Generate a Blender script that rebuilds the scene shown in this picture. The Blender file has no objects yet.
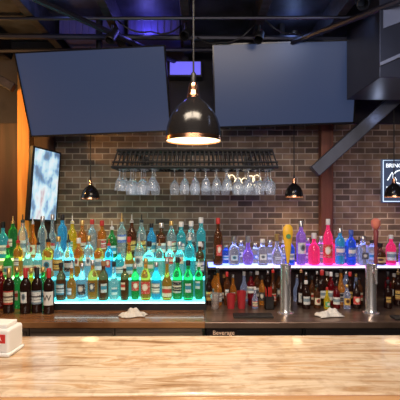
import bpy, math, random
from mathutils import Vector, Matrix, Euler
random.seed(7)
scene=bpy.context.scene
scene.view_settings.view_transform='Standard'
CAMZ=1.65; F=400.0
def P(u,v,d): return Vector(((u-200)/F*d, d, CAMZ+(200-v)/F*d))
# ---------------------------------------------------------------- materials
MATS={}
def mat(name,col,rough=.5,metal=0,trans=0,emit=None,es=0,ior=1.45,coat=0):
    if name in MATS: return MATS[name]
    m=bpy.data.materials.new(name); m.use_nodes=True
    b=m.node_tree.nodes['Principled BSDF']
    b.inputs['Base Color'].default_value=(*col,1)
    b.inputs['Roughness'].default_value=rough
    b.inputs['Metallic'].default_value=metal
    b.inputs['Transmission Weight'].default_value=trans
    b.inputs['IOR'].default_value=ior
    b.inputs['Coat Weight'].default_value=coat
    if emit:
        b.inputs['Emission Color'].default_value=(*emit,1); b.inputs['Emission Strength'].default_value=es
    MATS[name]=m; return m
def nd(m,t,**k):
    n=m.node_tree.nodes.new(t)
    for a,b in k.items(): setattr(n,a,b)
    return n
def ramp(m,stops,interp='LINEAR'):
    r=nd(m,'ShaderNodeValToRGB'); e=r.color_ramp; e.interpolation=interp
    while len(e.elements)<len(stops): e.elements.new(.5)
    for i,(p,c) in enumerate(stops):
        e.elements[i].position=p; e.elements[i].color=(*c,1)
    return r
def noisy(name,c1,c2,scale=(4,4,4),rough=.5,metal=0,detail=6,bump=.0,nscale=1.0,p=(.35,.65),coat=0):
    if name in MATS: return MATS[name]
    m=mat(name,c1,rough,metal,coat=coat); L=m.node_tree.links; b=m.node_tree.nodes['Principled BSDF']
    tc=nd(m,'ShaderNodeTexCoord'); mp=nd(m,'ShaderNodeMapping'); mp.inputs['Scale'].default_value=scale
    n=nd(m,'ShaderNodeTexNoise'); n.inputs['Detail'].default_value=detail; n.inputs['Scale'].default_value=nscale
    r=ramp(m,[(p[0],c1),(p[1],c2)])
    L.new(tc.outputs['Object'],mp.inputs[0]); L.new(mp.outputs[0],n.inputs['Vector']); L.new(n.outputs['Fac'],r.inputs[0]); L.new(r.outputs[0],b.inputs['Base Color'])
    if bump:
        bp=nd(m,'ShaderNodeBump'); bp.inputs['Strength'].default_value=bump; bp.inputs['Distance'].default_value=.01
        L.new(n.outputs['Fac'],bp.inputs['Height']); L.new(bp.outputs[0],b.inputs['Normal'])
    return m
def brick_mat():
    m=mat('brick',(.2,.13,.1),.85); L=m.node_tree.links; b=m.node_tree.nodes['Principled BSDF']
    tc=nd(m,'ShaderNodeTexCoord'); sp=nd(m,'ShaderNodeSeparateXYZ'); cb=nd(m,'ShaderNodeCombineXYZ')
    L.new(tc.outputs['Object'],sp.inputs[0]); L.new(sp.outputs[0],cb.inputs[0]); L.new(sp.outputs[2],cb.inputs[1])
    bt=nd(m,'ShaderNodeTexBrick'); bt.inputs['Scale'].default_value=1
    bt.inputs['Brick Width'].default_value=.135; bt.inputs['Row Height'].default_value=.053
    bt.inputs['Mortar Size'].default_value=.0052; bt.inputs['Mortar Smooth'].default_value=.3; bt.inputs['Bias'].default_value=-.1
    bt.inputs['Color1'].default_value=(.27,.18,.115,1); bt.inputs['Color2'].default_value=(.075,.056,.045,1); bt.inputs['Mortar'].default_value=(.40,.33,.26,1)
    L.new(cb.outputs[0],bt.inputs['Vector'])
    n=nd(m,'ShaderNodeTexNoise'); n.inputs['Scale'].default_value=7; n.inputs['Detail'].default_value=8
    L.new(cb.outputs[0],n.inputs['Vector'])
    mx=nd(m,'ShaderNodeMix',data_type='RGBA',blend_type='OVERLAY'); mx.inputs[0].default_value=.75
    L.new(bt.outputs['Color'],mx.inputs[6]); L.new(n.outputs['Fac'],mx.inputs[7]); L.new(mx.outputs[2],b.inputs['Base Color'])
    bp=nd(m,'ShaderNodeBump',invert=True); bp.inputs['Strength'].default_value=.6; bp.inputs['Distance'].default_value=.01
    L.new(bt.outputs['Fac'],bp.inputs['Height']); L.new(bp.outputs[0],b.inputs['Normal'])
    return m
def bartop_mat():
    m=mat('bar_stone',(.8,.6,.4),.20,coat=.4); L=m.node_tree.links; b=m.node_tree.nodes['Principled BSDF']
    tc=nd(m,'ShaderNodeTexCoord'); mp=nd(m,'ShaderNodeMapping'); mp.inputs['Scale'].default_value=(1.1,9,1)
    mp.inputs['Rotation'].default_value=(0,0,.05)
    n=nd(m,'ShaderNodeTexNoise'); n.inputs['Scale'].default_value=1.6; n.inputs['Detail'].default_value=9; n.inputs['Roughness'].default_value=.63; n.inputs['Distortion'].default_value=.9
    r=ramp(m,[(.28,(.24,.14,.08)),(.38,(.48,.29,.15)),(.46,(.66,.50,.35)),(.53,(.80,.66,.50)),(.60,(.60,.37,.19)),(.66,(.76,.62,.46)),(.75,(.48,.40,.33))])
    L.new(tc.outputs['Object'],mp.inputs[0]); L.new(mp.outputs[0],n.inputs['Vector']); L.new(n.outputs['Fac'],r.inputs[0])
    n2=nd(m,'ShaderNodeTexNoise'); n2.inputs['Scale'].default_value=22; n2.inputs['Detail'].default_value=5
    L.new(tc.outputs['Object'],n2.inputs['Vector'])
    r2=ramp(m,[(.38,(.6,.5,.42)),(.5,(1,1,1))])
    L.new(n2.outputs['Fac'],r2.inputs[0])
    mx=nd(m,'ShaderNodeMix',data_type='RGBA',blend_type='MULTIPLY'); mx.inputs[0].default_value=.4
    L.new(r.outputs[0],mx.inputs[6]); L.new(r2.outputs[0],mx.inputs[7]); L.new(mx.outputs[2],b.inputs['Base Color'])
    return m
def led_mat(name,stops,strength,x0,x1,base=.4):
    m=mat(name,(base,)*3,.4); L=m.node_tree.links; b=m.node_tree.nodes['Principled BSDF']
    tc=nd(m,'ShaderNodeTexCoord'); sp=nd(m,'ShaderNodeSeparateXYZ'); mr=nd(m,'ShaderNodeMapRange')
    mr.inputs[1].default_value=x0; mr.inputs[2].default_value=x1
    r=ramp(m,stops)
    L.new(tc.outputs['Object'],sp.inputs[0]); L.new(sp.outputs[0],mr.inputs[0]); L.new(mr.outputs[0],r.inputs[0])
    L.new(r.outputs[0],b.inputs['Emission Color']); b.inputs['Emission Strength'].default_value=strength
    return m
def label_mat(name,paper,band,ink,pat=0):
    m=mat(name,paper,.6); L=m.node_tree.links; b=m.node_tree.nodes['Principled BSDF']
    tc=nd(m,'ShaderNodeTexCoord'); sp=nd(m,'ShaderNodeSeparateXYZ')
    L.new(tc.outputs['Generated'],sp.inputs[0])
    if pat==0:
        r=ramp(m,[(0,band),(.14,paper),(.3,ink),(.34,paper),(.5,ink),(.62,paper),(.9,band)],'CONSTANT'); L.new(sp.outputs[2],r.inputs[0])
    elif pat==1:
        r=ramp(m,[(0,ink),(.18,band),(.30,paper),(.9,paper)],'CONSTANT')
        cb=nd(m,'ShaderNodeCombineXYZ'); L.new(sp.outputs[0],cb.inputs[0]); L.new(sp.outputs[2],cb.inputs[1])
        vm=nd(m,'ShaderNodeVectorMath',operation='DISTANCE'); vm.inputs[1].default_value=(.5,.55,0)
        L.new(cb.outputs[0],vm.inputs[0]); L.new(vm.outputs['Value'],r.inputs[0])
    else:
        r=ramp(m,[(0,paper),(.35,band),(.75,paper)],'CONSTANT'); L.new(sp.outputs[2],r.inputs[0])
    mp=nd(m,'ShaderNodeMapping'); mp.inputs['Scale'].default_value=(14,1,12); L.new(tc.outputs['Generated'],mp.inputs[0])
    n=nd(m,'ShaderNodeTexNoise'); n.inputs['Scale'].default_value=1; L.new(mp.outputs[0],n.inputs['Vector'])
    r3=ramp(m,[(0,(0,0,0)),(.62,(1,1,1))],'CONSTANT'); L.new(n.outputs['Fac'],r3.inputs[0])
    mx=nd(m,'ShaderNodeMix',data_type='RGBA'); mx.inputs[7].default_value=(*ink,1)
    L.new(r3.outputs[0],mx.inputs[0]); L.new(r.outputs[0],mx.inputs[6]); L.new(mx.outputs[2],b.inputs['Base Color'])
    return m
# ---------------------------------------------------------------- mesh builder
class MB:
    def __init__(s): s.v=[]; s.f=[]; s.mi=[]
    def box(s,a,b,mi=0):
        x0,y0,z0=a; x1,y1,z1=b; n=len(s.v)
        s.v+=[(x0,y0,z0),(x1,y0,z0),(x1,y1,z0),(x0,y1,z0),(x0,y0,z1),(x1,y0,z1),(x1,y1,z1),(x0,y1,z1)]
        for f in [(0,3,2,1),(4,5,6,7),(0,1,5,4),(1,2,6,5),(2,3,7,6),(3,0,4,7)]:
            s.f.append([n+i for i in f]); s.mi.append(mi)
        return s
    def tube(s,pts,r,seg=8,mi=0,rs=None):
        pts=[Vector(p) for p in pts]; n0=len(s.v)
        up=None
        for i,p in enumerate(pts):
            t=(pts[min(i+1,len(pts)-1)]-pts[max(i-1,0)]).normalized()
            if up is None: up=Vector((0,0,1)) if abs(t.z)<.9 else Vector((1,0,0))
            a=t.cross(up).normalized(); bb=a.cross(t).normalized(); up=bb
            rr=rs[i] if rs else r
            for k in range(seg):
                an=2*math.pi*k/seg
                s.v.append(tuple(p+a*math.cos(an)*rr+bb*math.sin(an)*rr))
        for i in range(len(pts)-1):
            for k in range(seg):
                k2=(k+1)%seg
                s.f.append([n0+i*seg+k,n0+i*seg+k2,n0+(i+1)*seg+k2,n0+(i+1)*seg+k]); s.mi.append(mi)
        s.f.append([n0+k for k in range(seg)][::-1]); s.mi.append(mi)
        s.f.append([n0+(len(pts)-1)*seg+k for k in range(seg)]); s.mi.append(mi)
        return s
    def lathe(s,prof,seg=20,mi=0,ang=(0,2*math.pi),sq=None,ys=1.0,close=True):
        n0=len(s.v); full=abs(ang[1]-ang[0]-2*math.pi)<1e-6
        cnt=seg if full else seg+1
        for j,(r,z) in enumerate(prof):
            k=(sq[j] if isinstance(sq,(list,tuple)) else (sq or 0))
            for i in range(cnt):
                a=ang[0]+(ang[1]-ang[0])*i/seg
                c,sn=math.cos(a),math.sin(a)
                mlt=(1/(abs(c)**8+abs(sn)**8)**.125)
                mlt=1+(mlt-1)*k
                s.v.append((r*c*mlt,r*sn*mlt*ys,z))
        for j in range(len(prof)-1):
            for i in range(seg):
                i2=(i+1)%cnt
                s.f.append([n0+j*cnt+i,n0+j*cnt+i2,n0+(j+1)*cnt+i2,n0+(j+1)*cnt+i]); s.mi.append(mi)
        if full and close:
            if prof[0][0]>1e-5 : s.f.append([n0+i for i in range(cnt)][::-1]); s.mi.append(mi)
            if prof[-1][0]>1e-5: s.f.append([n0+(len(prof)-1)*cnt+i for i in range(cnt)]); s.mi.append(mi)
        return s
    def mesh(s,name,smooth=False,mats=()):
        me=bpy.data.meshes.new(name); me.from_pydata(s.v,[],s.f); 
        for p,i in zip(me.polygons,s.mi): p.material_index=i; p.use_smooth=smooth
        for m in mats: me.materials.append(m)
        import bmesh
        bm=bmesh.new(); bm.from_mesh(me); bmesh.ops.remove_doubles(bm,verts=bm.verts,dist=1e-6)
        bmesh.ops.recalc_face_normals(bm,faces=bm.faces); bm.to_mesh(me); bm.free()
        if smooth:
            try: me.set_sharp_from_angle(angle=math.radians(42))
            except Exception: pass
        return me
def ob(name,data,parent=None,loc=None,rot=None,label=None,cat=None,group=None,kind=None):
    o=bpy.data.objects.new(name,data); scene.collection.objects.link(o)
    if parent: o.parent=parent
    if loc is not None: o.location=loc
    if rot is not None: o.rotation_euler=rot
    if label: o['label']=label
    if cat: o['category']=cat
    if group: o['group']=group
    if kind: o['kind']=kind
    return o
def bevel(o,w=.004,s=2):
    m=o.modifiers.new('bev','BEVEL'); m.width=w; m.segments=s; m.limit_method='ANGLE'; return o
def boxo(name,a,b,m,bev=0,**k):
    o=ob(name,MB().box(a,b).mesh(name,mats=[m]),**k)
    if bev: bevel(o,bev)
    return o
def text(name,body,size,m,parent=None,loc=(0,0,0),rot=(math.pi/2,0,0),ext=.001,align='CENTER',**k):
    c=bpy.data.curves.new(name,'FONT'); c.body=body; c.size=size; c.extrude=ext; c.align_x=align; c.align_y='CENTER'
    t=bpy.data.objects.new('t',c); scene.collection.objects.link(t)
    bpy.context.view_layer.update()
    me=bpy.data.meshes.new_from_object(t.evaluated_get(bpy.context.evaluated_depsgraph_get()))
    bpy.data.objects.remove(t); me.materials.clear(); me.materials.append(m)
    return ob(name,me,parent=parent,loc=loc,rot=rot,**k)
# common mats
black=mat('black_paint',(.012,.012,.014),.45)
blackgloss=mat('black_gloss',(.012,.011,.012),.18)
chrome=mat('chrome',(.85,.85,.87),.25,.85)
steel=noisy('brushed_steel',(.30,.29,.29),(.42,.41,.40),(2,40,2),.3,.9)
copper=mat('copper',(.85,.42,.24),.22,1)
brick=brick_mat()
darkwall=noisy('dark_painted_wall',(.012,.012,.018),(.03,.028,.035),(3,3,3),.8)
ceilm=noisy('dark_ceiling_paint',(.010,.011,.016),(.045,.05,.075),(5,5,5),.6)
darkwood=noisy('dark_wood',(.05,.022,.012),(.11,.05,.025),(30,30,2),.5,bump=.1)
# ---------------------------------------------------------------- structure
WY=3.6; CZ=3.05
floor=boxo('floor',(-3,-2,-.05),(3,WY+.1,0),noisy('floor_tile',(.05,.045,.04),(.08,.07,.06),(4,4,4),.5),kind='structure')
boxo('ceiling',(-3,-2,CZ),(3,WY+.1,CZ+.06),ceilm,kind='structure')
boxo('wall_back',(-3,WY,0),(3,WY+.1,CZ),brick,kind='structure')
boxo('wall_left',(-3.1,-2,0),(-3,WY+.1,CZ),darkwall,kind='structure')
boxo('wall_right',(3,-2,0),(3.1,WY+.1,CZ),darkwall,kind='structure')
boxo('trim_1',(-3,WY-.06,2.33),(3,WY,CZ),darkwall,kind='structure')
boxo('trim_2',(-3,WY-.05,0),(-1.30,WY,2.33),noisy('brown_panel',(.025,.012,.009),(.07,.03,.02),(12,2,1),.6),kind='structure')
# ---------------------------------------------------------------- ceiling beams, pipes, fixtures
bm_m=noisy('beam_paint',(.010,.010,.014),(.035,.03,.045),(2,20,20),.6)
for i,x in enumerate([-1.7,-1.15,-.62,-.1,.42,.95,1.5]):
    boxo('ceiling_joist',(x-.03,1.2,CZ-.16),(x+.03,WY-.06,CZ),bm_m,.004,label='black painted ceiling joist under the dark ceiling',cat='beam',group='ceiling joists')
def tubeo(name,pts,r,m,seg=8,**k): return ob(name,MB().tube(pts,r,seg).mesh(name,True,[m]),**k)
purp=mat('violet_glow_tinted_sheet',(.14,.12,.38),.3,.5)  # violet ceiling glow put into the metal's base colour
pip=mat('pipe_metal',(.06,.06,.08),.4,.8)
tubeo('ceiling_pipe',[(-3,2.95,CZ-.182),(3,3.05,CZ-.182)],.022,pip,label='black metal pipe running across the joists',cat='pipe')
tubeo('ceiling_pipe',[(-3,2.72,CZ-.172),(3,2.68,CZ-.172)],.012,pip,label='thin metal conduit running across the joists',cat='pipe')
tubeo('ceiling_pipe',[(-3,3.3,CZ-.178),(3,3.2,CZ-.178)],.018,pip,label='dark metal pipe running across the joists',cat='pipe')
tubeo('ceiling_pipe',[(-1.0,2.3,CZ-.22),(-.15,3.5,CZ-.22)],.02,pip,label='dark pipe running diagonally under the ceiling joists',cat='pipe')
tubeo('ceiling_pipe',[(1.2,2.35,CZ-.22),(.3,3.5,CZ-.22)],.02,pip,label='dark pipe running diagonally under the ceiling joists',cat='pipe')
def panel(x0,x1,y0,y1,z,lab,pm):
    mb=MB(); mb.box((x0,y0,z),(x1,y1,CZ)); 
    n=int((x1-x0)/.05)
    for i in range(n): mb.box((x0+i*.05+.01,y0-.008,z+.01),(x0+i*.05+.03,y0,CZ-.01))
    return ob('ceiling_vent',mb.mesh('ceiling_vent',mats=[pm]),label=lab,cat='vent')
vledm=mat('violet_led',(.1,.1,.5),.4,emit=(.16,.14,.9),es=.9)
panel(-.56,-.16,3.1,3.4,CZ-.12,'violet-lit ribbed metal vent between ceiling joists',purp)
panel(-1.09,-.68,3.1,3.4,CZ-.12,'blue-lit ribbed metal vent between ceiling joists',purp)
root=boxo('led_box_light',(-.27,3.40,2.70),(.02,3.53,2.84),black,.006,label='black box fixture with violet blue glowing face',cat='light')
ob('glowing_face',MB().box((-.255,3.396,2.715),(.005,3.40,2.825)).mesh('gf',mats=[vledm]),parent=root)
ob('hanger',MB().box((-.15,3.45,2.84),(-.10,3.48,CZ-.0)).mesh('hg',mats=[black]),parent=root)
def track(x,y,tilt):
    e=MB(); e.tube([(0,0,0),(0,0,-.05)],.01); 
    o=ob('spot_light_fixture',e.mesh('m',True,[black]),loc=(x,y,CZ-.16),label='small black cylindrical spotlight fixed to a ceiling joist',cat='spotlight',group='ceiling spotlights')
    c=MB().lathe([(.0,-.06),(.03,-.06),(.035,.05),(.03,.055),(.028,-.045),(0,-.045)],16).mesh('m',True,[black])
    ob('spot_light_can',c,parent=o,loc=(0,0,-.08),rot=(tilt,.3,0))
for x,y,t in [(-.62,2.83,2.6),(-.1,2.8,2.2),(.42,2.84,2.4),(.95,2.35,2.2)]: track(x,y,t)
def wire(pts,r=.006): 
    out=[]
    for i in range(len(pts)-1):
        a,b=Vector(pts[i]),Vector(pts[i+1])
        for k in range(8):
            t=k/8; p=a.lerp(b,t); p.z-=math.sin(math.pi*t)*.05; out.append(p)
    out.append(Vector(pts[-1])); return out
for pts in [[(-.62,2.8,CZ-.1),(-.35,2.85,CZ-.2),(-.1,2.9,CZ-.1)],[(-.1,3.0,CZ-.1),(.15,2.95,CZ-.24),(.42,2.9,CZ-.1)],[(.42,2.8,CZ-.1),(.7,2.9,CZ-.19),(.95,3,CZ-.1)]]:
    tubeo('cable',wire(pts),.006,black,label='black cable drooping between ceiling joists',cat='cable',group='ceiling cables')
# right hand duct and braces
ductm=noisy('duct_metal',(.022,.023,.032),(.038,.04,.055),(2,2,2),.4,.4)
ductl=noisy('duct_plate',(.14,.15,.19),(.24,.25,.30),(2,2,2),.4,.2)
root=ob('ceiling_duct',None,loc=(0,0,0),label='dark grey box duct with pale plates hung from ceiling',cat='duct')
bevel(ob('duct_body',MB().box((1.10,2.45,2.40),(2.4,3.0,CZ)).mesh('ceiling_duct',mats=[ductm]),parent=root),.004)
def quadplate(pts,y,t):
    mb=MB(); n=len(pts); mb.v=[(x,y,z) for x,z in pts]+[(x,y-t,z) for x,z in pts]
    mb.f=[list(range(n)),list(range(n,2*n))[::-1]]+[[i,(i+1)%n,n+(i+1)%n,n+i] for i in range(n)]; mb.mi=[0]*(n+2); return mb
ob('pale_plate',quadplate([(1.12,2.70),(1.40,2.80),(1.40,3.0),(1.12,2.84)],2.449,.006).mesh('pp',mats=[ductl]),parent=root,label='pale slanted metal plate')
ob('pale_edge',quadplate([(1.10,2.47),(1.40,2.60),(1.40,2.625),(1.10,2.49)],2.449,.01).mesh('pe',mats=[ductl]),parent=root,label='pale slanted metal edge strip')
def beam_between(name,a,b,w,h,m,**k):
    a,b=Vector(a),Vector(b); d=b-a; L=d.length
    o=ob(name,MB().box((-w/2,-h/2,0),(w/2,h/2,L)).mesh(name,mats=[m]),loc=a,**k)
    o.rotation_euler=d.to_track_quat('Z','Y').to_euler(); bevel(o,.006); return o
slate=noisy('slate_painted_steel',(.05,.055,.075),(.09,.10,.135),(3,3,3),.45,.3)
beam_between('diagonal_brace',P(314,172,3.32),P(418,78,3.22),.14,.10,slate,label='slate grey diagonal steel brace rising to ceiling duct',cat='beam')
orange=noisy('honey_wood',(.70,.25,.045),(.88,.40,.08),(25,25,2),.45,bump=.05)
boxo('wooden_post',(-1.50,3.28,0),(-1.40,3.38,CZ-.16),orange,.006,label='honey coloured square wooden post behind the bottles',cat='post')
boxo('wooden_post',(1.05,3.46,0),(1.155,3.55,CZ-.16),noisy('red_brown_wood',(.10,.03,.018),(.2,.065,.035),(25,25,2),.5),.006,label='dark reddish brown wooden post against brick wall',cat='post')
beam_between('ceiling_crossbeam',P(-40,58,3.2),P(14,88,3.24),.07,.07,bm_m,label='dark slanted beam meeting the wooden post',cat='beam')
# ---------------------------------------------------------------- televisions
def fit(corners,W,H,init):
    par=list(init)
    def err(p):
        R=Euler((p[3],p[4],p[5])).to_matrix(); e=0
        for (sx,sz),(u,v) in zip([(-1,1),(1,1),(1,-1),(-1,-1)],corners):
            q=R@Vector((sx*W/2,0,sz*H/2))+Vector(p[:3])
            uu=200+F*q.x/q.y; vv=200-F*(q.z-CAMZ)/q.y
            e+=(uu-u)**2+(vv-v)**2
        return e+ 15*(p[5]**2)+10*(p[4]**2)
    rnd=random.Random(3); best=err(par); st=.1
    for i in range(12000):
        s=st*(1-i/12000)**2+.0005
        q=[a+rnd.gauss(0,s) for a in par]; e=err(q)
        if e<best: best,par=e,q
    return par
scr=mat('tv_screen',(.02,.025,.045),.28,emit=(.11,.17,.38),es=.22)  # blue emission stands in for soft glare on the screens
def tv(corners,init,lab):
    W,H=1.10,.62
    p=fit(corners,W,H,init)
    root=ob('television',None,loc=p[:3],rot=p[3:],label=lab,cat='television',group='televisions over the bar')
    t=.045
    bevel(ob('housing',MB().box((-W/2,0.004,-H/2),(W/2,t,H/2)).box((-W/4,t,-H/4),(W/4,t+.02,H/4)).mesh('housing',mats=[black]),parent=root),.006)
    b=.010
    fr=MB().box((-W/2,-.004,-H/2),(W/2,.006,-H/2+b*1.3)).box((-W/2,-.004,H/2-b),(W/2,.006,H/2)).box((-W/2,-.004,-H/2),(-W/2+b,.006,H/2)).box((W/2-b,-.004,-H/2),(W/2,.006,H/2))
    ob('bezel',fr.mesh('bezel',mats=[blackgloss]),parent=root)
    ob('screen',MB().box((-W/2+b,0,-H/2+b),(W/2-b,.004,H/2-b)).mesh('screen',mats=[scr]),parent=root,label='blank screen with slate-blue glare put in as emission')
    R=Euler(p[3:]).to_matrix(); a=R@Vector((0,t+.02,0))+Vector(p[:3])
    Ri=R.inverted()
    top=Vector((a.x,a.y+.06,CZ)); a2=Vector((a.x,a.y+.06,a.z))
    l=lambda w: Ri@(w-Vector(p[:3]))
    ob('mount_pole',MB().tube([l(a),l(a2)],.03).tube([l(a2),l(top)],.025).mesh('m',True,[black]),parent=root)
tv([(14,53),(164,45),(173,132),(30,136)],(-.8,3.0,2.4,.2,0,0),'wide flat television with blank blue screen, tilted down from ceiling')
tv([(212,44),(359,39),(354,124),(215,128)],(.63,3.0,2.4,.2,0,0),'wide flat television with blank slate-blue screen hung from ceiling')
# ---------------------------------------------------------------- pendants
bulb=mat('frosted_diffuser',(1,.9,.7),.5,emit=(1,.72,.38),es=3.2)
bulb2=mat('frosted_diffuser_small',(1,.9,.7),.5,emit=(1,.72,.40),es=6)
shade_me=MB().lathe([(.140,0),(.139,.03),(.133,.07),(.121,.11),(.102,.145),(.077,.175),(.052,.197),(.034,.212),(.030,.225),(.026,.222),(.030,.208),(.050,.190),(.075,.168),(.099,.140),(.117,.106),(.129,.068),(.135,.03),(.1365,.0),(.140,0)],40,close=False).mesh('shade',True,[blackgloss])
rim_me=MB().lathe([(.1405,.0),(.1425,.0),(.1415,.018),(.1395,.018),(.1360,-.001),(.1405,-.001)],40,close=False).mesh('rim',True,[copper])
neck_me=MB().lathe([(.0,.215),(.033,.215),(.034,.228),(.030,.235),(.026,.262),(.027,.268),(.020,.288),(.0,.290)],28).mesh('neck',True,[copper])
sock_me=MB().lathe([(.0,.288),(.013,.288),(.013,.335),(.006,.345),(0,.345)],20).mesh('sock',True,[black])
def pendant(u,v,d,s,lab,bm,power,grp=None,ztop=CZ):
    c=P(u,v,d)
    root=ob('pendant_lamp',None,loc=c,label=lab,cat='lamp',group=grp)
    for n,me in (('lamp_shade',shade_me),('copper_rim',rim_me),('copper_neck',neck_me),('socket',sock_me)):
        o=ob(n,me,parent=root); o.scale=(s,s,s)
    dm=MB().lathe([(0,.004*s),(.134*s,.004*s),(.134*s,.010*s),(0,.010*s)],32).mesh('diffuser',True,[bm])
    ob('diffuser',dm,parent=root,label='glowing warm diffuser')
    ob('cord',MB().tube([(0,0,.34*s),(0,0,ztop-c.z)],.0045,8).mesh('cord',True,[black]),parent=root)
    ob('ceiling_canopy',MB().lathe([(0,ztop-c.z),(.05,ztop-c.z),(.045,ztop-c.z-.025),(0,ztop-c.z-.03)],20).mesh('can',True,[black]),parent=root)
    L=bpy.data.lights.new('pl','SPOT'); L.energy=power; L.color=(1,.72,.42); L.spot_size=2.6; L.spot_blend=.9; L.shadow_soft_size=.05
    ob('pendant_lamp_light',L,parent=root,loc=(0,0,-.005))
pendant(193.5,141,2.0,1.0,'large black dome pendant lamp with copper neck and rim',bulb,26)
for u,v in [(90.5,199),(294,197),(394,197)]:
    pendant(u,v,3.35,.54,'small black dome pendant lamp glowing before brick wall',bulb2,9,'small pendant lamps')
# ---------------------------------------------------------------- lit wall screen at left
def litposter():
    m=mat('backlit_poster',(.3,.4,.5),.4); L=m.node_tree.links; b=m.node_tree.nodes['Principled BSDF']
    tc=nd(m,'ShaderNodeTexCoord'); mp=nd(m,'ShaderNodeMapping'); mp.inputs['Scale'].default_value=(11,1,6)
    n=nd(m,'ShaderNodeTexNoise'); n.inputs['Scale'].default_value=1; n.inputs['Detail'].default_value=3
    r=ramp(m,[(.36,(.04,.09,.20)),(.43,(.12,.30,.55)),(.49,(.50,.75,.88)),(.58,(.85,.97,1)),(.70,(.6,.35,.35))])
    L.new(tc.outputs['Object'],mp.inputs[0]); L.new(mp.outputs[0],n.inputs['Vector']); L.new(n.outputs['Fac'],r.inputs[0])
    L.new(r.outputs[0],b.inputs['Emission Color']); b.inputs['Emission Strength'].default_value=.8
    return m
root=ob('lightbox_sign',None,loc=P(45.5,185,3.30),rot=(0,math.radians(5),math.radians(64)),label='tall narrow backlit bluish poster panel with dark frame',cat='sign')
bevel(ob('frame',MB().box((-.15,.0,-.30),(.15,.04,.30)).mesh('frame',mats=[black]),parent=root),.004)
ob('glowing_panel',MB().box((-.13,-.004,-.285),(.13,.0,.285)).mesh('p',mats=[litposter()]),parent=root)
ob('wall_arm',MB().tube([(0,.04,0),(.16,.15,0)],.02).mesh('arm',True,[black]),parent=root)
# ---------------------------------------------------------------- neon signs
neonw=mat('white_neon',(.9,.95,1),.4,emit=(.85,.94,1),es=1.4)
neonb=mat('blue_neon',(.3,.5,1),.4,emit=(.7,.85,1),es=1.2)
c=P(382,159,3.57); w=.34; h=.39
root=ob('neon_sign',None,loc=(c.x,3.575,c.z-h),label='rectangular black sign with glowing white lettering and border on brick',cat='sign')
bevel(ob('sign_board',MB().box((0,0,0),(w,.025,h)).mesh('b',mats=[mat('sign_face',(.03,.035,.06),.3,emit=(.12,.17,.30),es=.35)]),parent=root),.004)
ob('neon_border',MB().tube([(.012,-.004,.012),(w-.012,-.004,.012),(w-.012,-.004,h-.012),(.012,-.004,h-.012),(.012,-.004,.012)],.004).mesh('nb',True,[neonb]),parent=root)
text('lettering','BRING',.05,neonw,root,(.035,-.003,h-.06),ext=.002,align='LEFT')
mb=MB()
mb.tube([(.17+.07*math.cos(a*.3),-.004,h-.16+.06*math.sin(a*.3)) for a in range(22)],.005,6)
mb.tube([(.05,-.004,h-.19),(.09,-.004,h-.12),(.13,-.004,h-.19)],.005,6).tube([(.04,-.004,h-.25),(w-.04,-.004,h-.25)],.005,6).tube([(.06,-.004,h-.29),(w-.06,-.004,h-.29)],.003,6)
ob('neon_emblem',mb.mesh('ne',True,[neonw]),parent=root)
neonc=mat('cream_neon',(1,.9,.7),.4,emit=(1,.85,.55),es=1.6)
c=P(226,194,3.57)
pts=[]
for i in range(70):
    t=i/69; pts.append((t*.30+.02*math.sin(t*34), 0, .10+.05*math.cos(t*34)*(1-.4*t)+.02*math.cos(t*7)))
root=ob('script_neon_sign',MB().tube(pts,.0045,6).mesh('s',True,[neonc]),loc=(c.x,3.588,c.z+.02),label='looping cream neon script sign on the brick wall',cat='sign')
ob('backing_bar',MB().box((0,-.002,.09),(.30,.012,.10)).mesh('bb',mats=[black]),parent=root)
# ---------------------------------------------------------------- glass rack
x0,x1,y0,y1=-.625,.555,2.85,3.18; z0=1.885; z1=2.01
root=ob('glass_rack',None,loc=(0,0,z0),label='black iron glass rack with slatted sides on wall arms',cat='rack')
r=.012; H=z1-z0; mb=MB()
xi0,xi1,yi0,yi1=x0+.03,x1-.03,y0+.05,y1-.05
mb.tube([(x0,y0,0),(x1,y0,0),(x1,y1,0),(x0,y1,0),(x0,y0,0)],r).tube([(xi0,yi0,H),(xi1,yi0,H),(xi1,yi1,H),(xi0,yi1,H),(xi0,yi0,H)],r)
mb.tube([(x0,y0,.035),(x1,y0,.035)],.007).tube([(xi0,yi0,H-.03),(xi1,yi0,H-.03)],.007)
ob('frame',mb.mesh('f',True,[black]),parent=root)
mb=MB(); n=34
for i in range(n+1):
    t=i/n; mb.tube([(x0+(x1-x0)*t,y0,0),(xi0+(xi1-xi0)*t,yi0,H)],.006,5); mb.tube([(x0+(x1-x0)*t,y1,0),(xi0+(xi1-xi0)*t,yi1,H)],.005,5)
for i in range(12):
    y=yi0+(yi1-yi0)*i/11; mb.tube([(xi0,y,H),(xi1,y,H)],.005,5)
ob('slats',mb.mesh('s',True,[black]),parent=root)
NG=15; gx=[x0+.045+(x1-x0-.09)*i/(NG-1) for i in range(NG)]
mb=MB()
for x in gx:
    for s in (-.012,.012): mb.tube([(x+s,y0,-.004),(x+s,y1,-.004)],.004,5)
ob('hanging_rails',mb.mesh('hr',True,[black]),parent=root)
mb=MB()
for x in (xi0+.1,xi1-.1):
    mb.tube([(x,yi1,H),(x,WY-.002,H)],.012,8).box((x-.03,WY-.012,H-.06),(x+.03,WY-.001,H+.03))
ob('wall_arms',mb.mesh('sr',True,[black]),parent=root)
glassm=mat('clear_glass',(.95,.97,1),.02,0,.95,ior=1.42,emit=(.8,.88,1),es=.025)  # slight emission stands in for highlights on the hanging glasses
gp=[(0,0),(.031,0),(.032,-.003),(.006,-.008),(.0035,-.02),(.0035,-.075),(.008,-.088),(.024,-.105),(.035,-.13),(.037,-.155),(.032,-.195),(.0305,-.195),(.0355,-.155),(.0335,-.131),(.022,-.108),(.0,-.092)]
g1=MB().lathe(gp,20,close=False).mesh('wine_glass',True,[glassm])
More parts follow.
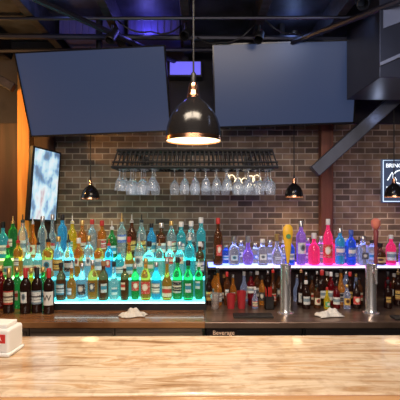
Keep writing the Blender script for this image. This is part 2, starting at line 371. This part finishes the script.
gp2=[(0,0),(.031,0),(.032,-.003),(.006,-.008),(.004,-.02),(.004,-.06),(.01,-.07),(.028,-.10),(.038,-.165),(.0365,-.165),(.026,-.101),(.0,-.075)]
g2=MB().lathe(gp2,20,close=False).mesh('martini',True,[glassm])
rg=random.Random(2)
for yy in (y0+.05,y0+.16,y0+.27):
    for i,x in enumerate(gx):
        if rg.random()<.15: continue
        k=rg.random()<.7
        ob('wine_glass',g1 if k else g2,loc=(x+rg.uniform(-.001,.001),yy+rg.uniform(-.01,.01),z0-.001),rot=(0,0,rg.random()),label='clear stemmed wine glass hanging upside down from rack' if k else 'clear flared stem glass hanging upside down from rack',cat='glass',group='glasses hanging from the rack')
# ---------------------------------------------------------------- back counter
CT=.88; CF=2.52; CB=3.24
wct=noisy('brown_worktop',(.13,.05,.02),(.36,.17,.07),(2,14,2),.25,coat=.4)
boxo('worktop',(-2.2,CF,CT-.04),(.03,CB,CT),wct,.005,label='polished brown back bar worktop with warm sheen',cat='worktop')
boxo('worktop',(.03,CF,CT-.04),(2.2,CB,CT),noisy('stained_steel_top',(.18,.12,.09),(.38,.26,.20),(3,12,2),.28,.7),.005,label='stained brownish steel back bar worktop',cat='worktop')
pl=noisy('weathered_planks',(.10,.065,.045),(.34,.24,.17),(1.5,20,22),.6,bump=.2)
for i,(a,b) in enumerate([(-2.2,-1.1),(-1.095,-.55),(-.545,.015)]):
    root=boxo('base_cabinet',(a,CF+.05,0),(b,CB,CT-.04),pl,.003,label='weathered dark plank base cabinet under brown worktop',cat='cabinet',group='plank base cabinets')
    mb=MB()
    for k in range(6): mb.box((a+.012,CF+.033,.06+k*.125),(b-.012,CF+.052,.06+k*.125+.119))
    ob('door',mb.mesh('door',mats=[pl]),parent=root)
    ob('handle',MB().tube([((a+b)/2-.05,CF+.015,.72),((a+b)/2+.05,CF+.015,.72)],.006).tube([((a+b)/2-.04,CF+.015,.72),((a+b)/2-.04,CF+.035,.72)],.004).tube([((a+b)/2+.04,CF+.015,.72),((a+b)/2+.04,CF+.035,.72)],.004).mesh('h',True,[black]),parent=root)
for i,(a,b) in enumerate([(.035,.66),(.665,1.29),(1.295,2.2)]):
    root=boxo('bar_cooler',(a,CF+.06,0),(b,CB,CT-.04),black,.003,label='black under-counter bar cooler with steel handles'+(' and lettered badge' if i==0 else ''),cat='cooler',group='bar coolers')
    mid=(a+b)/2
    for s,(c0,c1) in enumerate([(a+.012,mid-.004),(mid+.004,b-.012)]):
        d=ob('door',MB().box((c0,CF+.03,.1),(c1,CF+.06,.76)).mesh('d',mats=[blackgloss]),parent=root); bevel(d,.005)
        hx=c1-.03 if s==0 else c0+.03
        ob('handle',MB().tube([(hx-.1,CF+.01,.735),(hx+.1 if s else hx+.02,CF+.01,.735)],.007).tube([(hx,CF+.01,.735),(hx,CF+.03,.735)],.005).mesh('h',True,[steel]),parent=d)
    ob('grille',MB().box((a+.012,CF+.035,.765),(b-.012,CF+.06,.835)).box((a+.012,CF+.031,.78),(b-.012,CF+.035,.785)).box((a+.012,CF+.031,.81),(b-.012,CF+.035,.815)).mesh('g',mats=[mat('cooler_trim',(.05,.045,.045),.3,.4)]),parent=root)
    if i==0:
        ob('badge',MB().box((.065,CF+.022,.785),(.235,CF+.034,.828)).mesh('bd',mats=[mat('badge_dark',(.03,.02,.02),.4)]),parent=root)
        text('badge_lettering','Beverage',.038,mat('badge_copper',(.9,.6,.4),.4,emit=(1,.6,.4),es=.2),root,(.15,CF+.021,.806),ext=.0008)
boxo('backsplash',(.06,3.2,CT),(2.2,3.235,1.13),mat('splash',(.05,.03,.03),.3),.003,label='dark backsplash panel between worktop and lit shelf',cat='panel')
# lit shelf right
SZ=1.155
ledR=led_mat('violet_led_acrylic',[(0,(.18,.25,1)),(.2,(.25,.32,1)),(.38,(.32,.18,1)),(.50,(.7,.08,.9)),(.60,(1,.06,.35)),(.68,(.8,.05,.5)),(.75,(.12,.25,1)),(1,(.35,.12,.9))],3.4,.2,1.6)
root=ob('lit_bottle_shelf',None,loc=(0,0,0),label='long raised bottle shelf glowing violet and pink',cat='shelf')
bevel(ob('shelf_board',MB().box((.06,2.99,SZ-.03),(2.2,3.19,SZ-.008)).mesh('sb',mats=[black]),parent=root),.003)
ob('glowing_top',MB().box((.062,2.992,SZ-.008),(2.198,3.188,SZ)).mesh('gt',mats=[ledR]),parent=root)
ob('led_front_strip',MB().box((.12,2.985,SZ-.012),(2.198,2.99,SZ-.004)).mesh('ls',mats=[mat('white_led',(1,1,1),.4,emit=(.75,.68,1),es=1.6)]),parent=root)
for x in (.10,.85,1.6,2.15): ob('bracket',MB().box((x-.012,3.16,CT),(x+.012,3.18,SZ-.03)).mesh('br',mats=[black]),parent=root)
# tiered display left
ST=[(0,(.7,.75,.08)),(.10,(.35,.8,.2)),(.2,(.04,.65,.45)),(.42,(.03,.55,.85)),(.62,(.05,.70,.60)),(.8,(.04,.72,.50)),(1,(.05,.62,.72))]
ledL=led_mat('teal_led_acrylic',ST,4.2,-1.6,.03)
ledF=led_mat('teal_dim_acrylic',ST,.28,-1.6,.03,.05)
tiers=[(-1.06,2.80,2.94,.937),(-1.62,2.94,3.06,1.072),(-1.62,3.06,3.20,1.195)]
root=ob('tiered_bottle_display',None,loc=(0,0,0),label='three-step illuminated bottle display glowing teal and green',cat='shelf')
for (xa,ya,yb,z) in tiers:
    st=ob('lit_step',MB().box((xa,ya,z-.010),(.035,yb,z)).mesh('st',mats=[ledL]),parent=root)
    ob('riser',MB().box((xa,ya+.001,CT+.002),(.035,ya+.006,z-.010)).mesh('ri',mats=[ledF]),parent=st)
ob('end_panel',MB().box((.035,2.795,CT),(.045,3.20,.94)).box((.035,2.93,.94),(.045,3.20,1.075)).box((.035,3.05,1.075),(.045,3.2,1.2)).mesh('ep',mats=[black]),parent=root)
ob('front_edge_strip',MB().box((-1.06,2.794,.928),(.035,2.80,.936)).mesh('fe',mats=[mat('white_led2',(1,1,1),.4,emit=(.7,1,1),es=2)]),parent=root)
ob('kick_board',MB().box((-1.06,2.792,CT),(.035,2.799,.927)).mesh('kb',mats=[black]),parent=root)
# ---------------------------------------------------------------- bottles
KINDS={
'round':dict(p=[(0,.004),(.03,0),(.036,.003),(.037,.012),(.037,.165),(.035,.185),(.026,.208),(.016,.225),(.0135,.24),(.0135,.272),(.0155,.274),(.0155,.280),(0,.280)],sq=0,lz=(.05,.135),lr=.0376,cap=(.0165,.262,.30)),
'wine':dict(p=[(0,.006),(.03,0),(.0365,.003),(.0375,.012),(.0375,.185),(.034,.205),(.022,.223),(.015,.238),(.0135,.26),(.0135,.292),(0,.292)],sq=0,lz=(.06,.15),lr=.0381,cap=(.0155,.235,.30)),
'square':dict(p=[(0,.003),(.029,0),(.033,.004),(.034,.012),(.034,.17),(.031,.188),(.018,.203),(.0145,.212),(.0145,.26),(0,.26)],sq=1,lz=(.05,.125),lr=.0346,cap=(.018,.245,.285)),
'slim':dict(p=[(0,.004),(.028,0),(.032,.004),(.033,.02),(.034,.2),(.030,.222),(.015,.240),(.013,.255),(.013,.29),(0,.29)],sq=0,lz=(.08,.16),lr=.0346,cap=(.016,.272,.315)),
'squat':dict(p=[(0,.004),(.038,0),(.046,.006),(.048,.02),(.048,.10),(.044,.125),(.028,.148),(.016,.160),(.0145,.18),(.0145,.2),(0,.2)],sq=0,lz=(.03,.085),lr=.0486,cap=(.021,.19,.23)),
'bulb':dict(p=[(0,.004),(.03,0),(.040,.015),(.046,.05),(.044,.085),(.032,.115),(.019,.140),(.015,.165),(.0145,.20),(0,.20)],sq=0,lz=(.035,.07),lr=.0468,cap=(.019,.19,.245)),
'taper':dict(p=[(0,.004),(.026,0),(.030,.006),(.038,.14),(.039,.175),(.034,.195),(.018,.212),(.014,.225),(.014,.26),(0,.26)],sq=0,lz=(.11,.165),lr=.0395,cap=(.018,.25,.285)),
'longneck':dict(p=[(0,.004),(.03,0),(.036,.003),(.038,.015),(.038,.12),(.034,.145),(.022,.172),(.015,.20),(.0130,.24),(.0135,.285),(0,.285)],sq=0,lz=(.03,.105),lr=.0386,cap=(.0155,.265,.305)),
}
for k,d in KINDS.items():
    sqs=[d['sq']*(1 if r>.025 else .2) for r,z in d['p']]
    d['me']=MB().lathe(d['p'],24,sq=sqs).mesh('bottle_'+k,True,[black])
    a0,a1=-math.pi/2-1.15,-math.pi/2+1.15
    z0_,z1_=d['lz']; rr_=d['lr']
    d['lab']=MB().lathe([(rr_,z0_),(rr_,z1_),(rr_-.0006,z1_),(rr_-.0006,z0_),(rr_,z0_)],16,ang=(a0,a1),sq=d['sq']).mesh('label_'+k,True,[black])
    zs=z0_+.15*(z1_-z0_); ze=z1_-.05*(z1_-z0_)
    d['lab2']=MB().lathe([(rr_,zs),(rr_,ze),(rr_-.0006,ze),(rr_-.0006,zs),(rr_,zs)],12,ang=(-math.pi/2-.6,-math.pi/2+.6),sq=d['sq']).mesh('label_'+k,True,[black])
    cr,c0,c1=d['cap']
    d['capm']=MB().lathe([(0,c0),(cr,c0),(cr*1.02,c0+.003),(cr,c1-.003),(cr*.85,c1),(0,c1)],18).mesh('cap_'+k,True,[black])
    d['sp']=MB().lathe([(0,c0+.002),(cr*.95,c0+.002),(cr*.9,c0+.02),(.006,c0+.024),(.0045,c0+.03),(.0035,c0+.062),(0,c0+.063)],12).mesh('spout_'+k,True,[black])
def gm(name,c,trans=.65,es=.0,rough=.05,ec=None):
    return mat('bottle_'+name,c,rough,0,trans,ior=1.36,emit=ec or c,es=es)  # emission put in for LED light glowing through glass and liquid
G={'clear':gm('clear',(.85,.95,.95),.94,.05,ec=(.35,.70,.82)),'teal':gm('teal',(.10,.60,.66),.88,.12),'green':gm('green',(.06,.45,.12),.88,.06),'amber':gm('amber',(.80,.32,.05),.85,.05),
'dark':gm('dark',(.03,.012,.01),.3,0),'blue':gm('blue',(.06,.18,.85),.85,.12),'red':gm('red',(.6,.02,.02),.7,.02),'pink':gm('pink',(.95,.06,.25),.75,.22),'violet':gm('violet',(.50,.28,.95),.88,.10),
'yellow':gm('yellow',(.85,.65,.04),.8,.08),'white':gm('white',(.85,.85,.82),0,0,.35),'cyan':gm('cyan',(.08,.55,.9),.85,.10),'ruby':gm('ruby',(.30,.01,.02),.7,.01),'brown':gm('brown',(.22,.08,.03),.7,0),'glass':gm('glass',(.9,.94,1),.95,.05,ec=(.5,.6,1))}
LD={'white':((.80,.82,.80),(.25,.35,.42),(.08,.08,.09)),'red':((.6,.05,.04),(.8,.7,.5),(.9,.85,.8)),'gold':((.75,.5,.14),(.25,.1,.03),(.05,.03,.02)),
'black':((.03,.03,.035),(.5,.5,.48),(.8,.75,.6)),'green':((.08,.4,.17),(.75,.75,.6),(.9,.9,.8)),'blue':((.08,.2,.6),(.8,.82,.85),(.9,.9,.95)),
'cream':((.82,.74,.55),(.55,.06,.04),(.1,.06,.04)),'silver':((.62,.72,.72),(.05,.3,.45),(.05,.08,.1))}
LB={k:[label_mat(f'lb_{k}_{i}',*v,pat=i) for i in range(3)] for k,v in LD.items()}
CP={'black':black,'white':mat('cap_white',(.8,.8,.8),.4),'gold':mat('cap_gold',(.8,.55,.2),.3,.8),'red':mat('cap_red',(.55,.03,.03),.4),'silver':mat('cap_silver',(.7,.7,.72),.3,.9),'wood':mat('cap_wood',(.35,.18,.08),.6),'blue':mat('cap_blue',(.08,.15,.6),.4)}
def setm(o,m): o.material_slots[0].link='OBJECT'; o.material_slots[0].material=m
def bottle(kind,x,y,z,h,col,lab,cap,grp,where,spout=False,wide=1.0,name='liquor_bottle'):
    d=KINDS[kind]; s=h/d['cap'][2]
    adj={'round':'round','wine':'high-shouldered','square':'square','slim':'slim','squat':'squat','bulb':'bulbous','taper':'tapered','longneck':'long-necked'}[kind]
    cn='clear' if col=='glass' else col
    L=f"{adj} {cn} bottle"+(f", {lab} label, " if lab else ", no label, ")+where
    o=ob(name,d['me'],loc=(x,y,z+.0005),label=L,cat='bottle',group=grp,rot=(0,0,random.uniform(-.08,.08) if kind=='square' else random.uniform(-.35,.35)))
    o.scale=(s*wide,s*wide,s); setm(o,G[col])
    if lab: setm(ob('label',d['lab'] if random.random()<.6 else d['lab2'],parent=o),random.choice(LB[lab]))
    if spout: setm(ob('pour_spout',d['sp'],parent=o),CP[cap])
    else: setm(ob('cap',d['capm'],parent=o),CP[cap])
    return o
def X(u,d): return (u-200)/F*d
R=random.Random(23)
cols=['clear']*9+['teal']*3+['green']*3+['amber']*4+['dark']*2+['cyan','yellow','brown']
kinds=['round']*4+['slim']*3+['square']*2+['longneck']*3+['taper','wine','squat']
labs=['white']*6+['silver']*4+['red','red','gold','black','green','blue','cream','cream',None,None]
caps=['black','black','white','gold','red','silver','silver','wood']
def row(us,yb,z,hr,grp,where,pal=cols,name='liquor_bottle'):
    for i,u in enumerate(us):
        k=R.choice(kinds); c=R.choice(pal); h=R.uniform(*hr)
        if k=='squat': h*=.85
        y=yb+(.014 if i%2 else -.014)
        hs=h/KINDS[k]['cap'][2]
        wd=min(1.05,.0365/(KINDS[k]['lr']*hs)*(1.10 if k=='squat' else 1))
        bottle(k,X(u,y),y,z,h,c,R.choice(labs),R.choice(caps),grp,where,spout=R.random()<.45,wide=wd)
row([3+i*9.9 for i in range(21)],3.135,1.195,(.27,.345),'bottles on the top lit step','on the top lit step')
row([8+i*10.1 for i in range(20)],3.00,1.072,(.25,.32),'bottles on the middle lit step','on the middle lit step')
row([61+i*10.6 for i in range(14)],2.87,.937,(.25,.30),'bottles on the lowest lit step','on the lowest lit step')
for u,lab,y,cap in [(-6,'cream',2.74,'red'),(9,'cream',2.74,'gold'),(25.5,'white',2.73,'red'),(37,'white',2.75,'black'),(49,'white',2.72,'red')]:
    o=bottle('wine',X(u,y),y,CT,.305,'dark',lab,cap,'wine bottles on the worktop','standing on the worktop',name='wine_bottle',wide=.95)
    o.rotation_euler=(0,0,0)
    if u==49:
        for ch in o.children:
            if ch.name.startswith('label'): ch.data=KINDS['wine']['lab']; setm(ch,mat('plain_white_label',(.85,.84,.8),.5))
        text('label_lettering','W',.055,black,o,(0,-.0395,.108),ext=.0004)
for u,y,c,lab,h in [(17,2.86,'green','cream',.29),(1,2.87,'ruby','gold',.3),(31,2.87,'yellow','green',.28),(43,2.87,'green','silver',.29)]:
    bottle('round',X(u,y),y,CT,h,c,lab,'gold','bottles behind the wine','on the worktop')
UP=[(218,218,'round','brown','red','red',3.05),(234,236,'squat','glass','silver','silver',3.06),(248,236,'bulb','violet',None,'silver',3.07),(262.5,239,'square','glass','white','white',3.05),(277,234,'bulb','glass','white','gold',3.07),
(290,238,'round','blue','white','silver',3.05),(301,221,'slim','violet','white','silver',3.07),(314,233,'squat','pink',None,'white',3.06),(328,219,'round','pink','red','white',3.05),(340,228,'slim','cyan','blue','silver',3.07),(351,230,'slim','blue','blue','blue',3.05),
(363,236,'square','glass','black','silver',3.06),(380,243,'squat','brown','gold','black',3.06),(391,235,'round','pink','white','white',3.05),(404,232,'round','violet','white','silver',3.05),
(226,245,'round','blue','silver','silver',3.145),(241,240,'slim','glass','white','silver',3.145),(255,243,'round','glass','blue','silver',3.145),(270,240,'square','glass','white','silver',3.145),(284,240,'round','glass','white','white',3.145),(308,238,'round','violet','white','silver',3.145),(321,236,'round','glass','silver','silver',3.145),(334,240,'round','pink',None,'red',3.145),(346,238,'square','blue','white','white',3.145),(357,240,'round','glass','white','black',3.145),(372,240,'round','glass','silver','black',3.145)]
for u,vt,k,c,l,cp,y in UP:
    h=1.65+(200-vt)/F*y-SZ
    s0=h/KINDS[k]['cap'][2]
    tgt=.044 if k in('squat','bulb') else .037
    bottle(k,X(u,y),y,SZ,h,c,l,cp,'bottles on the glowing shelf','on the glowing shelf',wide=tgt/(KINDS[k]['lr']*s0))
LOW=[(209,275,'round','dark','gold','black'),(218,268,'longneck','amber','white','black'),(227,272,'slim','brown','white','red'),(251,272,'taper','ruby','white','black'),(262,276,'round','amber','black','black'),(273,268,'longneck','brown','red','red'),
(301,268,'longneck','dark','white','gold'),(312,276,'round','brown','cream','black'),(322,270,'square','dark','white','red'),(331,272,'round','ruby','white','white'),(341,268,'longneck','amber','black','black'),(350,272,'round','dark','gold','red'),(359,276,'square','brown','cream','black'),(388,272,'slim','ruby','white','black'),(398,270,'round','dark','gold','gold'),(408,272,'round','brown','red','red')]
for u,vt,k,c,l,cp in LOW:
    y=2.93+R.uniform(-.01,.01); h=1.65+(200-vt)/F*y-CT
    bottle(k,X(u,y),y,CT,h,c,l,cp,'mixers and syrups on the worktop','on the steel worktop',spout=R.random()<.3,wide=.88)
for i in range(15):
    u=[215,224,233,244,257,268,279,297,306,317,327,337,346,356,394][i]
    y=3.06; bottle(R.choice(['round','slim','longneck']),X(u,y),y,CT,R.uniform(.20,.235),R.choice(['dark','glass','amber','brown','brown','glass']),R.choice(labs),R.choice(caps),'rear mixer bottles under the shelf','on the steel worktop',wide=1.1)
for u,y,h,c,l,cp in [(306,2.84,.20,'dark','white','white'),(317,2.85,.17,'brown','cream','black'),(327,2.84,.15,'yellow','green','red'),(336.5,2.85,.18,'ruby','white','black'),(347,2.84,.17,'glass','gold','gold'),(356.5,2.85,.19,'dark','red','black'),(255,2.85,.15,'glass','cream','white'),(388,2.85,.2,'dark','gold','black')]:
    bottle('round' if h>.16 else 'longneck',X(u,y),y,CT,h,c,l,cp,'small sauce bottles on the worktop','on the steel worktop',wide=1.15,name='sauce_bottle')
cupm={'red':mat('red_plastic',(.42,.03,.04),.35),'clear':mat('clear_plastic',(.8,.75,.75),.1,0,.8)}
for u,y,h,c in [(231,2.85,.10,'red'),(241.5,2.85,.12,'red'),(215,2.84,.11,'clear')]:
    me=MB().lathe([(0,0),(.026,0),(.034,h),(.031,h),(.024,.004),(0,.004)],24,close=False).mesh('cup',True,[cupm[c]])
    o=ob('cup',me,loc=(X(u,y),y,CT+.0005),label=f'short {c} tumbler cup on the steel worktop',cat='cup',group='cups on the worktop')
o=ob('straw_holder',MB().box((-.03,-.03,0),(.03,.03,.004)).box((-.03,-.03,0),(.03,-.027,.09)).box((-.03,.027,0),(.03,.03,.09)).box((-.03,-.03,0),(-.027,.03,.09)).box((.027,-.03,0),(.03,.03,.09)).mesh('sh',mats=[black]),loc=(X(269,2.84),2.84,CT+.0005),label='black square caddy holding thin straws on worktop',cat='holder')
mb=MB()
for i in range(14):
    a,b_=R.uniform(-.02,.02),R.uniform(-.02,.02); mb.tube([(a,b_,.004),(a*1.3,b_*1.3,.15+R.uniform(-.01,.01))],.0022,5)
ob('straws',mb.mesh('st',True,[CP['red']]),parent=o)
# ---------------------------------------------------------------- beer taps
def tap(u,vb,vt,hv,hmat,kind,lab):
    y=2.72; zb=CT
    px=y/F
    top=1.65+(200-vt)*px-zb
    root=ob('beer_tap',None,loc=(X(u,y),y,zb),label=lab,cat='beer tap',group='beer taps')
    ob('tower',MB().lathe([(0,0),(.055,0),(.055,.008),(.042,.014),(.036,.03),(.036,top-.02),(.039,top-.018),(.039,top-.008),(.030,top),(0,top)],32).mesh('tw',True,[chrome]),parent=root)
    ob('faucet',MB().tube([(0,-.03,top-.05),(0,-.075,top-.05)],.012).tube([(0,-.075,top-.02),(0,-.075,top-.06),(0,-.085,top-.12)],.011,10,rs=[.014,.012,.008]).tube([(0,-.075,top-.02),(0,-.075,top+.02)],.007).mesh('fc',True,[chrome]),parent=root)
    hh=(vt-hv)*px
    if kind=='paddle':
        pr=[(.008,0),(.010,.02),(.014,.05),(.024,hh*.5),(.035,hh*.78),(.030,hh*.93),(.014,hh),(0,hh)]
        ob('tap_handle',MB().lathe(pr,20,ys=.45).mesh('th',True,[hmat]),parent=root,loc=(0,-.075,top+.015))
        ob('handle_badge',MB().lathe([(0,-.004),(.016,-.004),(.016,.004),(0,.004)],16).mesh('hb',True,[mat('badge_green',(.1,.3,.12),.4)]),parent=root,loc=(0,-.090,top+.015+hh*.7),rot=(math.pi/2,0,0))
    else:
        pr=[(.010,0),(.013,.02),(.009,.04),(.012,hh*.45),(.016,hh*.72),(.010,hh*.75)]
        ob('tap_handle',MB().lathe(pr,20).mesh('th',True,[mat('handle_maroon',(.25,.05,.06),.3)]),parent=root,loc=(0,-.075,top+.015))
        ob('handle_knob',MB().lathe([(0,hh*.74),(.016,hh*.76),(.030,hh*.84),(.030,hh*.95),(.012,hh),(0,hh)],20).mesh('hk',True,[hmat]),parent=root,loc=(0,-.075,top+.015))
tap(285.5,310,264,226,mat('tap_yellow',(.85,.50,.04),.3),'paddle','chrome beer tower with yellow paddle tap handle')
tap(371,308,264,220,mat('tap_red',(.80,.25,.18),.3),'knob','chrome beer tower with maroon handle and red knob')
# ---------------------------------------------------------------- towels
def towel(u,y,sx,sy,seed,lab):
    rr=random.Random(seed); n=26; mb=MB()
    ph=[rr.uniform(0,6) for _ in range(6)]
    def hgt(a,b):
        e=max(0,1-(abs(a)**3))*max(0,1-(abs(b)**3))
        return .003+e*(.022+.014*math.sin(a*5+ph[0]+b*2)+.010*math.sin(b*7+ph[1]+a*3)+.006*math.sin(a*13+ph[2]))
    for i in range(n+1):
        for j in range(n+1):
            a=-1+2*i/n; b=-1+2*j/n
            w=1+.12*math.sin(b*4+ph[3]); w2=1+.15*math.sin(a*4+ph[4])
            mb.v.append((a*sx*w,b*sy*w2,max(.003,hgt(a,b))))
    for i in range(n):
        for j in range(n):
            mb.f.append([i*(n+1)+j,(i+1)*(n+1)+j,(i+1)*(n+1)+j+1,i*(n+1)+j+1]); mb.mi.append(0)
    me=mb.mesh('towel',True,[noisy('white_terry_cloth',(.72,.70,.66),(.85,.83,.8),(60,60,60),.9,bump=.3)])
    o=ob('bar_towel',me,loc=(X(u,y),y,CT+.001),rot=(0,0,.2),label=lab,cat='towel',group='towels on the back counter')
    s=o.modifiers.new('s','SOLIDIFY'); s.thickness=.003; s.offset=1
towel(133,2.66,.085,.05,1,'crumpled white bar towel on brown worktop')
towel(329,2.66,.085,.045,2,'crumpled white bar towel on steel worktop')
boxo('bar_mat',(.22,2.60,CT+.0005),(.48,2.69,CT+.012),mat('rubber',(.02,.018,.018),.6),.003,label='black rubber bar mat on the steel worktop',cat='mat')
boxo('bar_mat',(1.25,2.56,CT+.0005),(1.55,2.64,CT+.012),mat('rubber',(.02,.018,.018),.6),.003,label='black rubber bar mat by the beer tower',cat='mat')
# ---------------------------------------------------------------- front bar
bt=bartop_mat()
BZ=1.07
root=ob('bar_counter',None,loc=(0,0,0),rot=(0,0,math.radians(.6)),label='long bar counter with cream and tan veined polished top',cat='counter')
o=ob('counter_top',MB().box((-2.6,1.195,BZ-.045),(2.6,1.715,BZ)).mesh('ct',mats=[bt]),parent=root); bevel(o,.010,4)
ob('counter_front',MB().box((-2.6,1.30,0),(2.6,1.36,BZ-.045)).mesh('cf',mats=[darkwood]),parent=root)
ob('arm_rail',MB().tube([(-2.6,1.17,BZ-.022),(2.6,1.17,BZ-.022)],.026,16).mesh('ar',True,[noisy('rail_wood',(.36,.18,.08),(.6,.34,.16),(2,20,20),.25)]),parent=root)
d=1.53; cx=X(0,d)
root=ob('napkin_caddy',None,loc=(cx,d,BZ+.001),rot=(0,0,-.1),label='white napkin caddy with red trim and logo on the bar',cat='napkin holder')
wpl=mat('white_plastic',(.85,.84,.82),.35); rpl=mat('red_trim',(.6,.03,.03),.35)
bevel(ob('caddy_body',MB().box((-.065,-.05,.01),(.065,.05,.10)).mesh('cb',mats=[wpl]),parent=root),.010,4)
bevel(ob('caddy_base',MB().box((-.07,-.055,0),(.07,.055,.014)).mesh('cbb',mats=[wpl]),parent=root),.006,3)
ob('logo_band',MB().box((-.052,-.0515,.05),(.052,-.0495,.082)).mesh('lb',mats=[rpl]),parent=root)
text('logo_lettering','STELLA',.024,wpl,root,(.0,-.052,.066),ext=.0005)
text('logo_lettering','ARTOIS',.016,rpl,root,(.0,-.052,.035),ext=.0005)
bevel(ob('napkins',MB().box((-.05,-.035,.10),(.05,.035,.115)).mesh('np',mats=[mat('paper',(.85,.83,.8),.8)]),parent=root),.004)
# ---------------------------------------------------------------- lights
def area(loc,rot,sx,sy,e,col):
    L=bpy.data.lights.new('a','AREA'); L.shape='RECTANGLE'; L.size=sx; L.size_y=sy; L.energy=e; L.color=col
    return ob('area_light',L,loc=loc,rot=rot)
area((-.1,1.3,2.9),(0,0,0),1.2,.4,44,(1,.83,.64))
area((0,-1.2,2.35),(math.radians(82),0,0),3.0,.6,56,(1,.86,.74))  # unseen fill added behind the camera to lift bottles and brick
def pt(loc,e,col,r=.05):
    L=bpy.data.lights.new('p','POINT'); L.energy=e; L.color=col; L.shadow_soft_size=r
    return ob('point_light',L,loc=loc)
pt((-.40,3.0,2.93),2.2,(.20,.18,1)); pt((-.9,2.6,2.95),1.6,(.25,.35,1)); pt((-.1,2.5,2.93),1.2,(.25,.25,1)); pt((.7,3.0,2.95),.8,(.3,.45,1))
pt((-1.95,2.85,2.25),34,(1,.48,.13)); pt((1.4,3.2,2.30),1.5,(.6,.7,1))  # orange point added out of view to brighten the left wooden post
area((1.0,1.8,2.7),(math.radians(50),0,math.radians(-30)),.4,.4,4,(.55,.65,1))  # cool side light added to brighten the chrome taps
w=bpy.data.worlds.new('w'); scene.world=w; w.use_nodes=True
w.node_tree.nodes['Background'].inputs[0].default_value=(.2,.28,.55,1); w.node_tree.nodes['Background'].inputs[1].default_value=.15
cam=bpy.data.cameras.new('cam'); cam.sensor_width=36; cam.lens=36*F/400; cam.clip_start=.01
co=ob('camera',cam,loc=(0,0,CAMZ),rot=(math.pi/2,0,0)); scene.camera=co
